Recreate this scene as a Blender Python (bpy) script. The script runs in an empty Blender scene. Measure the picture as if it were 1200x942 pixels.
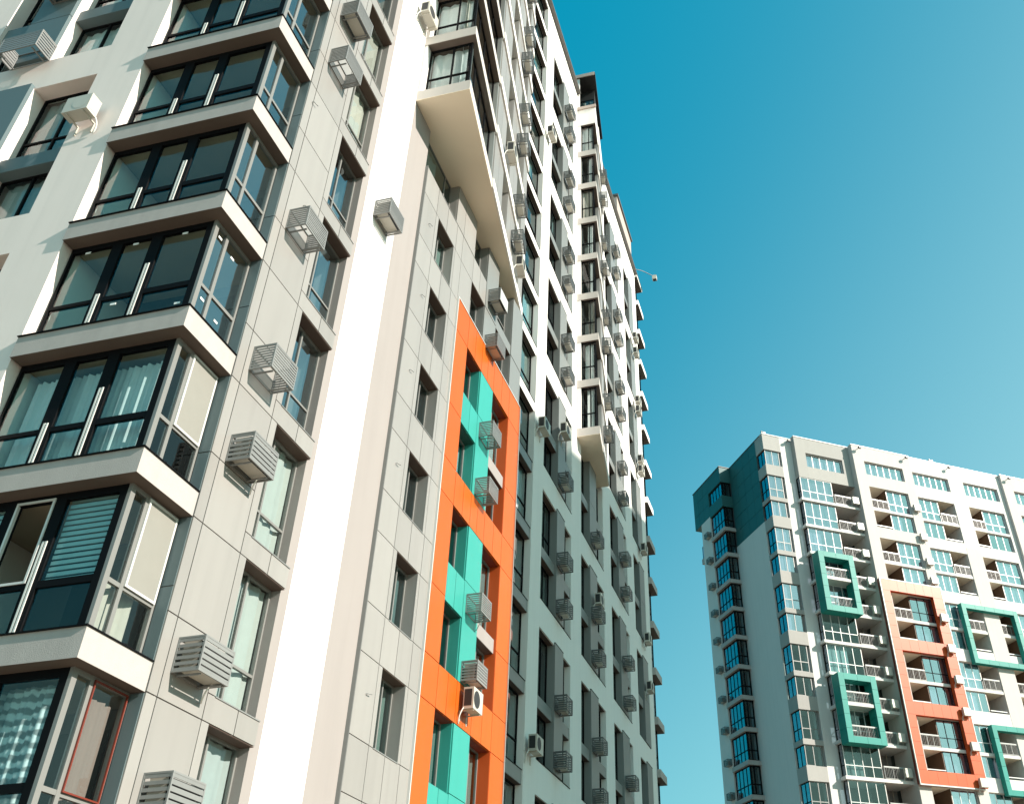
import bpy, math, random
from mathutils import Matrix, Vector
random.seed(7)
S = bpy.context.scene
COL = S.collection
R = math.radians

# ------------------------------------------------------------------ camera
# world X runs along the right-hand facade of the near tower, Y into it
AZ = R(77.0837)                     # camera-frame azimuth of world X
EL, ROLL = R(35.6008), R(-1.1706)
CAMZ = 1.6
F = Vector((0, math.cos(EL), math.sin(EL))); RT = Vector((1, 0, 0)); UP = Vector((0, -math.sin(EL), math.cos(EL)))
r2 = RT * math.cos(ROLL) + UP * math.sin(ROLL)
u2 = -RT * math.sin(ROLL) + UP * math.cos(ROLL)
rot = Matrix.Rotation(-AZ, 3, 'Z')
r2, u2, F = rot @ r2, rot @ u2, rot @ F
cam = bpy.data.cameras.new('camera'); camo = bpy.data.objects.new('camera', cam); COL.objects.link(camo)
M = Matrix((r2, u2, -F)).transposed().to_4x4(); M.translation = Vector((0, 0, CAMZ)); camo.matrix_world = M
cam.sensor_width = 36; cam.lens = 36 * 1100.77 / 1200
cam.shift_x = -(710.9 - 600) / 1200; cam.shift_y = 0
cam.clip_start = .1; cam.clip_end = 6000
S.camera = camo

# ------------------------------------------------------------------ sky and sun
SUN = Vector((0.14, 1.0, -0.56)).normalized()        # direction the light travels
to_sun = -SUN
elev = math.asin(to_sun.z); azim = math.atan2(to_sun.x, to_sun.y)
EXPO = 0.8
SKY_STR = .15
HZK = 3.7
SKY_MUL, SKY_ADD = (0.0, .14, .06), (0.0, 1.05, 1.807)
W = bpy.data.worlds.new('World'); S.world = W; W.use_nodes = True
nt = W.node_tree; nt.nodes.clear()
out = nt.nodes.new('ShaderNodeOutputWorld'); bg = nt.nodes.new('ShaderNodeBackground')
sky = nt.nodes.new('ShaderNodeTexSky'); sky.sky_type = 'NISHITA'; sky.sun_disc = False
sky.sun_elevation = elev; sky.sun_rotation = azim
sky.air_density = 1.0; sky.dust_density = 0.6; sky.ozone_density = 1.0
def vmath(op, *ins):
    n = nt.nodes.new('ShaderNodeVectorMath'); n.operation = op
    for i, v in enumerate(ins):
        if isinstance(v, bpy.types.NodeSocket): nt.links.new(v, n.inputs[i])
        else: n.inputs[i].default_value = v
    return n
def smath(op, *ins, clamp=False):
    n = nt.nodes.new('ShaderNodeMath'); n.operation = op; n.use_clamp = clamp
    for i, v in enumerate(ins):
        if isinstance(v, bpy.types.NodeSocket): nt.links.new(v, n.inputs[i])
        else: n.inputs[i].default_value = v
    return n.outputs[0]
tc = nt.nodes.new('ShaderNodeTexCoord'); sep = nt.nodes.new('ShaderNodeSeparateXYZ'); nt.links.new(tc.outputs['Generated'], sep.inputs[0])
upz = smath('MAXIMUM', sep.outputs[2], 0.0)
dots = vmath('DOT_PRODUCT', tc.outputs['Generated'], tuple(to_sun)).outputs['Value']
# pale air: thicker towards the horizon and towards the sun
hz = smath('SMOOTH_MAX', smath('ADD', smath('ADD', smath('MULTIPLY', dots, .56), smath('MULTIPLY', upz, -.86)), .495), 0.0)
hz.node.inputs[2].default_value = .22
haze = vmath('SCALE', (1.0 * HZK, 1.05 * HZK, .82 * HZK)); nt.links.new(hz, haze.inputs['Scale'])
base = vmath('MULTIPLY_ADD', sky.outputs[0], SKY_MUL, SKY_ADD)
both = vmath('ADD', base.outputs[0], haze.outputs[0])
nt.links.new(both.outputs[0], bg.inputs[0])
bg.inputs[1].default_value = SKY_STR
nt.links.new(bg.outputs[0], out.inputs[0])
sl = bpy.data.lights.new('sun', 'SUN'); sl.energy = 5.0; sl.angle = R(.5); sl.color = (1, .93, .83)
so = bpy.data.objects.new('sun', sl); COL.objects.link(so)
so.rotation_euler = SUN.to_track_quat('-Z', 'Y').to_euler(); so.location = (0, -60, 90)
S.view_settings.view_transform = 'Standard'; S.view_settings.look = 'None'; S.view_settings.gamma = 1
S.view_settings.exposure = EXPO
S.render.engine = 'CYCLES'
S.cycles.max_bounces = 7; S.cycles.transparent_max_bounces = 12; S.cycles.caustics_reflective = False; S.cycles.caustics_refractive = False

# ------------------------------------------------------------------ materials
MATS = {}
def mat(name, col, rough=.7, noise=.06, scale=3., bump=0., bscale=60., metal=0., spec=.5, rnd=0., streak=0., hueshift=None):
    m = bpy.data.materials.new(name); m.use_nodes = True
    n = m.node_tree.nodes; L = m.node_tree.links
    b = n['Principled BSDF']; b.inputs['Roughness'].default_value = rough; b.inputs['Metallic'].default_value = metal
    b.inputs['Specular IOR Level'].default_value = spec
    geo = n.new('ShaderNodeNewGeometry')
    nz = n.new('ShaderNodeTexNoise'); nz.inputs['Scale'].default_value = scale; nz.inputs['Detail'].default_value = 5
    L.new(geo.outputs['Position'], nz.inputs['Vector'])
    ma = n.new('ShaderNodeMath'); ma.operation = 'MULTIPLY_ADD'; ma.inputs[1].default_value = 2 * noise; ma.inputs[2].default_value = 1 - noise
    L.new(nz.outputs[0], ma.inputs[0]); last = ma.outputs[0]
    if streak:
        mp = n.new('ShaderNodeMapping'); mp.inputs['Scale'].default_value = (2.2, 2.2, .12)
        L.new(geo.outputs['Position'], mp.inputs[0])
        n2 = n.new('ShaderNodeTexNoise'); n2.inputs['Scale'].default_value = 1.6; n2.inputs['Detail'].default_value = 6
        L.new(mp.outputs[0], n2.inputs['Vector'])
        mr = n.new('ShaderNodeMapRange'); mr.inputs[1].default_value = .45; mr.inputs[2].default_value = .8
        mr.inputs[3].default_value = 1; mr.inputs[4].default_value = 1 - streak
        L.new(n2.outputs[0], mr.inputs[0])
        mm = n.new('ShaderNodeMath'); mm.operation = 'MULTIPLY'; L.new(last, mm.inputs[0]); L.new(mr.outputs[0], mm.inputs[1]); last = mm.outputs[0]
    if rnd:
        oi = n.new('ShaderNodeObjectInfo')
        mr = n.new('ShaderNodeMath'); mr.operation = 'MULTIPLY_ADD'; mr.inputs[1].default_value = 2 * rnd; mr.inputs[2].default_value = 1 - rnd
        L.new(oi.outputs['Random'], mr.inputs[0])
        mm = n.new('ShaderNodeMath'); mm.operation = 'MULTIPLY'; L.new(last, mm.inputs[0]); L.new(mr.outputs[0], mm.inputs[1]); last = mm.outputs[0]
    vm = n.new('ShaderNodeVectorMath'); vm.operation = 'SCALE'; vm.inputs[0].default_value = col[:3]
    L.new(last, vm.inputs['Scale']); L.new(vm.outputs[0], b.inputs['Base Color'])
    if bump:
        nb = n.new('ShaderNodeTexNoise'); nb.inputs['Scale'].default_value = bscale; nb.inputs['Detail'].default_value = 3
        L.new(geo.outputs['Position'], nb.inputs['Vector'])
        bp = n.new('ShaderNodeBump'); bp.inputs['Strength'].default_value = bump; bp.inputs['Distance'].default_value = .01
        L.new(nb.outputs[0], bp.inputs['Height']); L.new(bp.outputs[0], b.inputs['Normal'])
    MATS[name] = m; return m
def glass(name, tintc, gloss=(1, 1, 1), rough=.0, ior=1.55):
    m = bpy.data.materials.new(name); m.use_nodes = True
    n = m.node_tree.nodes; L = m.node_tree.links; n.clear()
    o = n.new('ShaderNodeOutputMaterial'); t = n.new('ShaderNodeBsdfTransparent'); g = n.new('ShaderNodeBsdfGlossy')
    t.inputs[0].default_value = (*[c ** .5 for c in tintc], 1); g.inputs['Roughness'].default_value = rough; g.inputs[0].default_value = (*gloss, 1)
    fr = n.new('ShaderNodeFresnel'); fr.inputs[0].default_value = ior
    geo = n.new('ShaderNodeNewGeometry'); nz = n.new('ShaderNodeTexNoise'); nz.inputs['Scale'].default_value = 1.1
    L.new(geo.outputs['Position'], nz.inputs['Vector'])
    bp = n.new('ShaderNodeBump'); bp.inputs['Strength'].default_value = .14; bp.inputs['Distance'].default_value = .05
    L.new(nz.outputs[0], bp.inputs['Height']); L.new(bp.outputs[0], g.inputs['Normal'])
    inv = n.new('ShaderNodeMath'); inv.operation = 'SUBTRACT'; inv.inputs[0].default_value = 1; L.new(geo.outputs['Backfacing'], inv.inputs[1])
    fm = n.new('ShaderNodeMath'); fm.operation = 'MULTIPLY'; L.new(fr.outputs[0], fm.inputs[0]); L.new(inv.outputs[0], fm.inputs[1])
    mx = n.new('ShaderNodeMixShader'); L.new(fm.outputs[0], mx.inputs[0]); L.new(t.outputs[0], mx.inputs[1]); L.new(g.outputs[0], mx.inputs[2])
    L.new(mx.outputs[0], o.inputs[0]); MATS[name] = m; return m
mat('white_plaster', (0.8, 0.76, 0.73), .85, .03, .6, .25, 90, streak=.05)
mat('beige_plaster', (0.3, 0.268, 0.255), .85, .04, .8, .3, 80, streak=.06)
mat('side_plaster', (0.8, 0.69, 0.65), .85, .04, .7, .3, 80, streak=.07)
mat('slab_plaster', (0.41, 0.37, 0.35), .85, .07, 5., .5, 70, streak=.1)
mat('soffit_plaster', (0.8, 0.68, 0.53), .85, .05, 1., .2, 60)
mat('grey_panel', (0.282, 0.265, 0.25), .42, .03, 1.2, rnd=.065, streak=.09)
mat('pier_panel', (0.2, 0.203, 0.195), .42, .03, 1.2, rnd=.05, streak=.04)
mat('slab_soffit_shade', (0.115, 0.085, 0.07), .85, .06, 2.)  # brown carries the shade under the slabs, darker than their plaster
mat('b2_teal', (0.016, 0.24, 0.2), .45, .03, 1., rnd=.04, streak=.04, spec=.2)
mat('shaded_panel', (.115, .155, .165), .5, .03, 1.2, rnd=.04, spec=.3)  # grey panel darkened and blued: left-side shade put into the colour
mat('screen_mesh', (.24, .23, .205), .9, .05, 4.)
mat('screen_brown', (.14, .095, .075), .9, .08, 4.)
mat('red_shade', (.20, .022, .006), .6, .05, 4.)
mat('teal_shade', (.008, .07, .055), .6, .05, 4.)
mat('brown_shade', (.085, .055, .042), .7, .06, 4.)  # brown, red and teal dark tones for painted shade under window heads
mat('curtain_pale', (0.39, 0.38, 0.35), .9, .06, 6.)
mat('curtain_pink', (.20, .135, .115), .9, .06, 6.)
mat('b2_grey', (0.37, 0.35, 0.33), .75, .04, 1.2, rnd=.05, streak=.04, spec=.1)
mat('cage_dark', (.10, .105, .105), .45, .06, 8., rnd=.1)
mat('joint', (.10, .10, .10), .8)
mat('dark_frame', (.006, .006, .007), .6, spec=.06)
mat('metal_frame', (0.2, 0.195, 0.185), .4, .04, spec=.5)
mat('white_frame', (0.6, 0.59, 0.57), .35)
mat('orange_panel', (0.52, 0.098, 0.01), .35, .03, 1., rnd=.06, streak=.1, spec=.22)
mat('red_panel', (0.54, 0.088, 0.022), .38, .03, 1., rnd=.04, streak=.04, spec=.22)
mat('teal_panel', (0.04, 0.3, 0.255), .38, .03, 1., rnd=.04, streak=.04, spec=.22)
mat('dark_teal', (.02, .10, .10), .5, .06, 2., rnd=.04)
mat('cage_metal', (0.21, 0.21, 0.205), .4, .06, 8., rnd=.08)
mat('unit_white', (0.5, 0.47, 0.41), .4, .05, 6., rnd=.06)
mat('unit_dark', (.02, .02, .02), .6)
mat('hose', (.70, .68, .64), .5)
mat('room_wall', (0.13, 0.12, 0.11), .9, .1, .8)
mat('room_white', (0.85, 0.81, 0.76), .9, .03, 2.)
mat('room_ceiling', (0.42, 0.34, 0.25), .9, .04, 2.)
mat('interior_dark', (.07, .065, .06), .9, .2, .5)
mat('curtain_white', (0.66, 0.66, 0.65), .9, .08, 6., rnd=.1)
mat('curtain_cream', (0.4, 0.35, 0.3), .9, .08, 6., rnd=.15)
mat('curtain_grey', (.30, .30, .29), .9, .08, 6., rnd=.2)
mat('blind', (.42, .56, .56), .6, .04, 4.)
mat('cap_metal', (.12, .11, .10), .4)
mat('black_board', (.012, .011, .011), .7)
mat('pink_plaster', (0.42, 0.34, 0.3), .85, .04, 1., .2, 60)
mat('cream_plaster', (0.53, 0.485, 0.455), .85, .04, 1., .2, 60, streak=.05)
mat('b2_white', (0.64, 0.6, 0.575), .85, .03, .6, .2, 60, streak=.05)
mat('brown_wood', (.10, .055, .03), .6, .1, 4.)
mat('furniture', (.25, .22, .2), .7, .1, 3.)
mat('ground_paving', (0.3, 0.245, 0.19), .9, .15, .3)
mat('sticker', (.85, .85, .82), .4)
mat('red_trim', (.17, .028, .016), .4)
mat('lace', (.70, .72, .72), .9, .05, 6.)
_n = MATS['lace'].node_tree.nodes; _l = MATS['lace'].node_tree.links
_w = _n.new('ShaderNodeTexWave'); _w.bands_direction = 'Z'; _w.inputs['Scale'].default_value = 1.9; _w.inputs['Distortion'].default_value = 3.; _w.inputs['Detail'].default_value = 3.; _w.inputs['Detail Scale'].default_value = 3.
_g = _n.new('ShaderNodeNewGeometry'); _l.new(_g.outputs['Position'], _w.inputs['Vector'])
_t = _n.new('ShaderNodeBsdfTransparent'); _m = _n.new('ShaderNodeMixShader'); _o = next(q for q in _n if q.type == 'OUTPUT_MATERIAL')
_r = _n.new('ShaderNodeMapRange'); _r.inputs[1].default_value = .25; _r.inputs[2].default_value = .75; _r.inputs[3].default_value = .35; _r.inputs[4].default_value = .97
_l.new(_w.outputs['Fac'], _r.inputs[0]); _l.new(_r.outputs[0], _m.inputs[0]); _l.new(_t.outputs[0], _m.inputs[1]); _l.new(_n['Principled BSDF'].outputs[0], _m.inputs[2]); _l.new(_m.outputs[0], _o.inputs[0])
glass('glass', (.72, .88, .885), ior=1.5)
glass('glass_far', (.45, .62, .63), ior=1.75)
glass('glass_clear', (.82, .9, .9), ior=1.5)
glass('glass_blue', (.50, .55, .66), (.90, .89, 1.0), ior=5.0)
glass('glass_refl', (.82, .92, .94), (.85, .95, 1.0), ior=3.6)

# ------------------------------------------------------------------ builders
class Fr:
    """facade frame: a = along, d = inward, z"""
    def __init__(s, o, al, inn, key):
        s.o, s.al, s.inn, s.key = Vector((*o, 0)), Vector((*al, 0)), Vector((*inn, 0)), key
        s.flip = s.al.cross(s.inn).z < 0
    def p(s, a, d, z): return s.o + s.al * a + s.inn * d + Vector((0, 0, z))
BASES = {}
def empty(name, loc, rz=0, label=None, cat=None, group=None):
    e = bpy.data.objects.new(name, None); e.empty_display_size = .2; COL.objects.link(e)
    e.location = loc; e.rotation_euler = (0, 0, rz); BASES[e.name] = Vector(loc)
    tag(e, label, cat, group); return e
def tag(o, label=None, cat=None, group=None):
    if label: o['label'] = label
    if cat: o['category'] = cat
    if group: o['group'] = group
ORG = {}
CACHE = {}
BF = [(0, 3, 2, 1), (4, 5, 6, 7), (0, 1, 5, 4), (1, 2, 6, 5), (2, 3, 7, 6), (3, 0, 4, 7)]
def part(name, fr, boxes, material, parent=None, extra=None):
    """boxes: list of (a0,a1,d0,d1,z0,z1) in a facade frame; one mesh object, shared when alike"""
    a0 = min(b[0] for b in boxes); d0 = min(b[2] for b in boxes); z0 = min(b[4] for b in boxes)
    rel = tuple(tuple(round(v, 4) for v in (b[0] - a0, b[1] - a0, b[2] - d0, b[3] - d0, b[4] - z0, b[5] - z0)) for b in boxes)
    key = (fr.key, rel, material)
    me = CACHE.get(key)
    if me is None:
        vs, fs = [], []
        for A0, A1, D0, D1, Z0, Z1 in rel:
            k = len(vs)
            for z in (Z0, Z1):
                for a, d in ((A0, D0), (A1, D0), (A1, D1), (A0, D1)):
                    vs.append(fr.al * a + fr.inn * d + Vector((0, 0, z)))
            for f in BF:
                f = tuple(i + k for i in f); fs.append(f[::-1] if fr.flip else f)
        me = bpy.data.meshes.new(name); me.from_pydata([tuple(v) for v in vs], [], fs); me.materials.append(MATS[material]); me.update()
        CACHE[key] = me
    return link(name, me, fr.p(a0, d0, z0), parent)
def link(name, me, w, parent):
    o = bpy.data.objects.new(name, me); COL.objects.link(o)
    w = Vector(w)
    if parent is not None:
        o.parent = parent; o.location = w - ORG[parent.name]
    else: o.location = w
    ORG[o.name] = w
    return o
def meshpart(name, verts, faces, material, parent=None, smooth=False, org=None):
    org = Vector(org) if org is not None else Vector(verts[0])
    me = bpy.data.meshes.new(name); me.from_pydata([tuple(Vector(v) - org) for v in verts], [], faces)
    me.materials.append(MATS[material]); me.update()
    if smooth:
        for p in me.polygons: p.use_smooth = True
    return link(name, me, org, parent)
def tube(name, pts, r, material, parent=None, n=6):
    vs, fs = [], []
    pts = [Vector(p) for p in pts]
    for i, p in enumerate(pts):
        t = (pts[min(i + 1, len(pts) - 1)] - pts[max(i - 1, 0)]).normalized()
        x = t.cross(Vector((.3, .2, 1))).normalized(); y = t.cross(x)
        for j in range(n):
            an = 2 * math.pi * j / n; vs.append(p + x * r * math.cos(an) + y * r * math.sin(an))
    for i in range(len(pts) - 1):
        for j in range(n): fs.append((i * n + j, i * n + (j + 1) % n, (i + 1) * n + (j + 1) % n, (i + 1) * n + j))
    return meshpart(name, vs, fs, material, parent, True)
def thing(name, label, cat, world, group=None, rz=0, base=None):
    """Empty; its children are placed in building coordinates, world says where those sit"""
    e = bpy.data.objects.new(name, None); e.empty_display_size = .2; COL.objects.link(e)
    tag(e, label, cat, group)
    b = Vector(base); ORG[e.name] = b
    e.matrix_world = world @ Matrix.Translation(b)
    return e

B1W = Matrix.Translation((0, 0, CAMZ))
TH2 = R(21.735) - AZ
B2W = Matrix.Translation((0, 0, CAMZ)) @ Matrix.Rotation(TH2, 4, 'Z')
GZ = -CAMZ
def FLR(k): return 5.28 + 3 * k
RF = Fr((0, 0), (1, 0), (0, 1), 'R')           # right facade: a=u, d=v
LF = Fr((0, 0), (0, 1), (1, 0), 'L')           # left facade:  a=v, d=u
def grid(fr, ch): return fr

def window(par, fr, a0, a1, z0, z1, d, frame='dark_frame', fw=.05, mull=(), trans=(), g='glass_far', back=None, name='window', bd=.16):
    """frame mesh with one pane child per light; optional curtain child behind"""
    fb = [(a0, a0 + fw, d, d + .07, z0, z1), (a1 - fw, a1, d, d + .07, z0, z1), (a0 + fw, a1 - fw, d, d + .07, z0, z0 + fw), (a0 + fw, a1 - fw, d, d + .07, z1 - fw, z1)]
    xs = [a0 + fw]; zs = [z0 + fw]
    for m in mull:
        fb.append((m - fw / 2, m + fw / 2, d + .002, d + .068, z0 + fw, z1 - fw)); xs += [m - fw / 2, m + fw / 2]
    xs.append(a1 - fw)
    for t in trans: zs += [t - fw / 2, t + fw / 2]
    zs.append(z1 - fw)
    for i in range(0, len(xs), 2):
        for t in trans: fb.append((xs[i], xs[i + 1], d + .004, d + .066, t - fw / 2, t + fw / 2))
    w = part(name, fr, fb, frame, par)
    for i in range(0, len(xs), 2):
        for j in range(0, len(zs), 2):
            part('pane', fr, [(xs[i], xs[i + 1], d + .03, d + .042, zs[j], zs[j + 1])], g, w)
    if back:
        q = random.random()
        if back == 'mix':
            back = 'curtain_white' if q < .35 else 'curtain_cream' if q < .5 else 'curtain_grey' if q < .72 else None
        if back:
            c0, c1 = a0 + .05, a1 - .05
            if random.random() < .35: c1 = a0 + (a1 - a0) * random.uniform(.4, .8)
            curtain(w, fr, c0, c1, z0 + .04, z1 - .05, d + bd, back, n=max(6, int((c1 - c0) * 10)))
    return w
def lintel_shade(par, fr, a0, a1, d0, d1, z, m='brown_shade'):  # thin dark strip: shade under the window head put into colour
    return part('lintel_shade_strip', fr, [(a0 + .004, a1 - .004, d0, d1, z - .012, z - .001)], m, par)
def curtain(par, fr, a0, a1, z0, z1, d, material, n=24, amp=.03, name='curtain'):
    vs, fs = [], []
    ph = random.uniform(0, 6)
    for i in range(n + 1):
        a = a0 + (a1 - a0) * i / n
        dd = d + amp * math.sin(ph + i * 1.9) + amp * .6 * math.sin(ph * 2 + i * .83)
        vs += [fr.p(a, dd, z0), fr.p(a, dd * 1 + 0, z1)]
    for i in range(n): fs.append((2 * i, 2 * i + 2, 2 * i + 3, 2 * i + 1))
    return meshpart(name, vs, fs, material, par, True)
def panels(par, fr, xs, zs, d, th, material, gap=.022, skip=(), name='panel'):
    for i in range(len(xs) - 1):
        for j in range(len(zs) - 1):
            if (i, j) in skip: continue
            part(name, fr, [(xs[i] + gap / 2, xs[i + 1] - gap / 2, d, d + th, zs[j] + gap / 2, zs[j + 1] - gap / 2)], material, par)

ORDN = ['lowest', 'second lowest', 'third from the bottom', 'fourth from the bottom', 'fifth from the bottom', 'sixth from the bottom', 'seventh from the bottom', 'eighth from the bottom', 'ninth from the bottom', 'tenth from the bottom', 'eleventh from the bottom', 'twelfth from the bottom', 'thirteenth from the bottom', 'fourteenth from the bottom', 'fifteenth from the bottom', 'sixteenth from the bottom']
# ------------------------------------------------------------------ air conditioners
def tilt(fr): return fr
def ac_cage(world, fr, a, dw, ztop, label, group, near=False, unit=True, hose=False, nsl=7, solid_front=False, w=.84, h=.58, dep=.5):
    """slatted box hung on the wall plane dw, its unit inside"""
    a1, d0, z0 = a + w, dw - dep, ztop - h
    e = thing('air_conditioner_cage', label, 'air conditioner cage', world, group, base=fr.p(a + w / 2, dw, z0))
    t = .028
    fb = []
    for x in (a, a1 - t):
        fb += [(x, x + t, d0, d0 + t, z0, ztop), (x, x + t, dw - t, dw - .002, z0, ztop)]
        fb += [(x, x + t, d0 + t, dw - t, z0, z0 + t), (x, x + t, d0 + t, dw - t, ztop - t, ztop)]
    for z in (z0, ztop - t):
        fb += [(a + t, a1 - t, d0, d0 + t, z, z + t), (a + t, a1 - t, dw - t, dw - .002, z, z + t)]
    part('frame', fr, fb, 'cage_metal' if near else 'cage_dark', e)
    sb, ssb = [], []
    st = h / nsl
    for i in range(nsl):
        z = z0 + i * st + .012
        sb.append((a + t, a1 - t, d0 + .004, d0 + .018, z, z + st * (.74 if near and nsl < 8 else .58 if near else .52)))
        ssb.append((a + .004, a + .018, d0 + t, dw - t, z, z + st * .56)); 
    rs = [(a1 - .018, a1 - .004, d0 + t, dw - t, b[4], b[5]) for b in sb]
    if solid_front: sb = [(a + t, a1 - t, d0 + .004, d0 + .018, z0 + t, ztop - t)]
    if near:
        for b in sb + ssb + rs: part('slat', fr, [b], 'white_frame' if solid_front and b in sb else 'cage_metal', e)
    else:
        o = part('slats', fr, sb + ssb + rs, 'cage_dark', e); o['kind'] = 'stuff'; 
        if solid_front: pass
    # the wall-side rails seen from below
    if unit:
        u = part('cooling_unit', fr, [(a + .07, a1 - .05, d0 + .11, dw - .08, z0 + .05, ztop - .06) if near else (a + .12, a1 - .1, d0 + .14, dw - .12, z0 + .03, ztop - .14)], 'unit_white', e)
        if near: part('coil', fr, [(a + .075, a1 - .055, d0 + .10, d0 + .1095, z0 + .055, ztop - .065)], 'unit_dark', u)
    for x in (a + .12, a1 - .15): part('bracket', fr, [(x, x + .03, d0 + .05, dw - .03, z0 - .03, z0 - .002)], 'cage_metal', e)
    if hose:
        P = [fr.p(a1 - .12, d0 + .22, z0 + .02), fr.p(a1 - .2, d0 + .3, z0 - .1), fr.p(a1 - .02, d0 + .42, z0 - .28), fr.p(a1 + .05, dw - .02, z0 - .2)]
        tube('drain_hose', bez(P), .014, 'hose', e)
    return e
def bez(P, n=12):
    r = []
    for i in range(n + 1):
        t = i / n; r.append(P[0] * (1 - t) ** 3 + P[1] * 3 * t * (1 - t) ** 2 + P[2] * 3 * t * t * (1 - t) + P[3] * t ** 3)
    return r
def ac_unit(world, fr, a, dw, ztop, label, group, w=.78, h=.55, dep=.30, fan='unit_dark'):
    """bare outdoor unit on two brackets"""
    gap = .14; a1 = a + w; d1 = dw - gap; d0 = d1 - dep; z0 = ztop - h
    e = thing('air_conditioner_unit', label, 'air conditioner', world, group, base=fr.p(a + w / 2, dw, z0))
    b = part('casing', fr, [(a, a1, d0, d1, z0, ztop)], 'unit_white', e)
    c = fr.p(a + w * .36, d0 - .004, z0 + h * .5); rr = h * .40
    vs = [c] + [c + fr.al * rr * math.cos(i * math.pi / 8) + Vector((0, 0, rr * math.sin(i * math.pi / 8))) for i in range(16)]
    meshpart('fan_grille', vs, [(0, i + 1, (i + 1) % 16 + 1) for i in range(16)], fan, b, org=c)
    part('side_grille', fr, [(a - .004, a, d0 + .05, d1 - .03, z0 + .08, ztop - .06)], fan, b)
    for x in (a + .1, a1 - .135): part('bracket', fr, [(x, x + .035, d0 + .02, dw - .032, z0 - .035, z0 - .002), (x, x + .035, dw - .032, dw - .002, z0 - .3, z0 - .002)], 'unit_white', e)
    P = [fr.p(a + .05, d1 - .05, z0 + .1), fr.p(a - .1, d1 + .05, z0 - .1), fr.p(a - .06, dw - .05, z0 - .35), fr.p(a + .04, dw - .03, z0 - .38)]
    tube('pipe', bez(P), .018, 'hose', e)
    return e

# ================================================================== NEAR TOWER
B1 = thing('apartment_tower', 'tall grey and white tower close on the left with an orange framed patch', 'apartment building', B1W, base=(11.5, 11, GZ))
TOP = 53.05
# --- left facade: balconies
V0, V1 = 10.01, 13.58
LK = range(-2, 9)
def lbox(name, b, m, par=None): return part(name, LF, [b], m, par or B1)
# wall left of the balconies, with two-storey window openings
for z0, z1 in [(GZ, FLR(-1) + .72)] + [(FLR(k + 1) + 2.55, FLR(k + 2) + .72) for k in range(-1, 13, 2)] + [(FLR(14) + 2.55, TOP)]:
    lbox('wall', (14.87, 18.9, 10.62, 11.1, z0, z1), 'side_plaster')
lbox('wall', (13.6, 14.87, 10.62, 11.1, GZ, TOP), 'side_plaster')
lbox('wall', (18.9, 26, 10.62, 11.1, GZ, TOP), 'side_plaster')
for k in range(-1, 13, 2):
    zs, zm, ze = FLR(k) + .72, FLR(k + 1), FLR(k + 1) + 2.55
    for (a0, a1, mu) in ((14.87, 16.62, 15.75), (17.85, 18.9, None)):
        for (z0, z1, tr) in ((zs, zm - .45, zs + .0), (zm, ze, zm + .85)):
            window(B1, LF, a0, a1, z0, z1, 10.98, mull=() if mu is None else (mu,), trans=(tr,) if tr > z0 + .1 else (), g='glass', back='mix' if k != 3 else 'curtain_grey')
        lbox('spandrel_panel', (a0, a1, 10.72, 11.06, zm - .45, zm), 'shaded_panel')
    panels(B1, LF, [16.62, 17.85], [zs, zm - .45, ze + .08], 10.5, .1, 'shaded_panel')
    lbox('pier', (16.64, 17.83, 10.602, 11.06, zs, ze), 'side_plaster')
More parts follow.
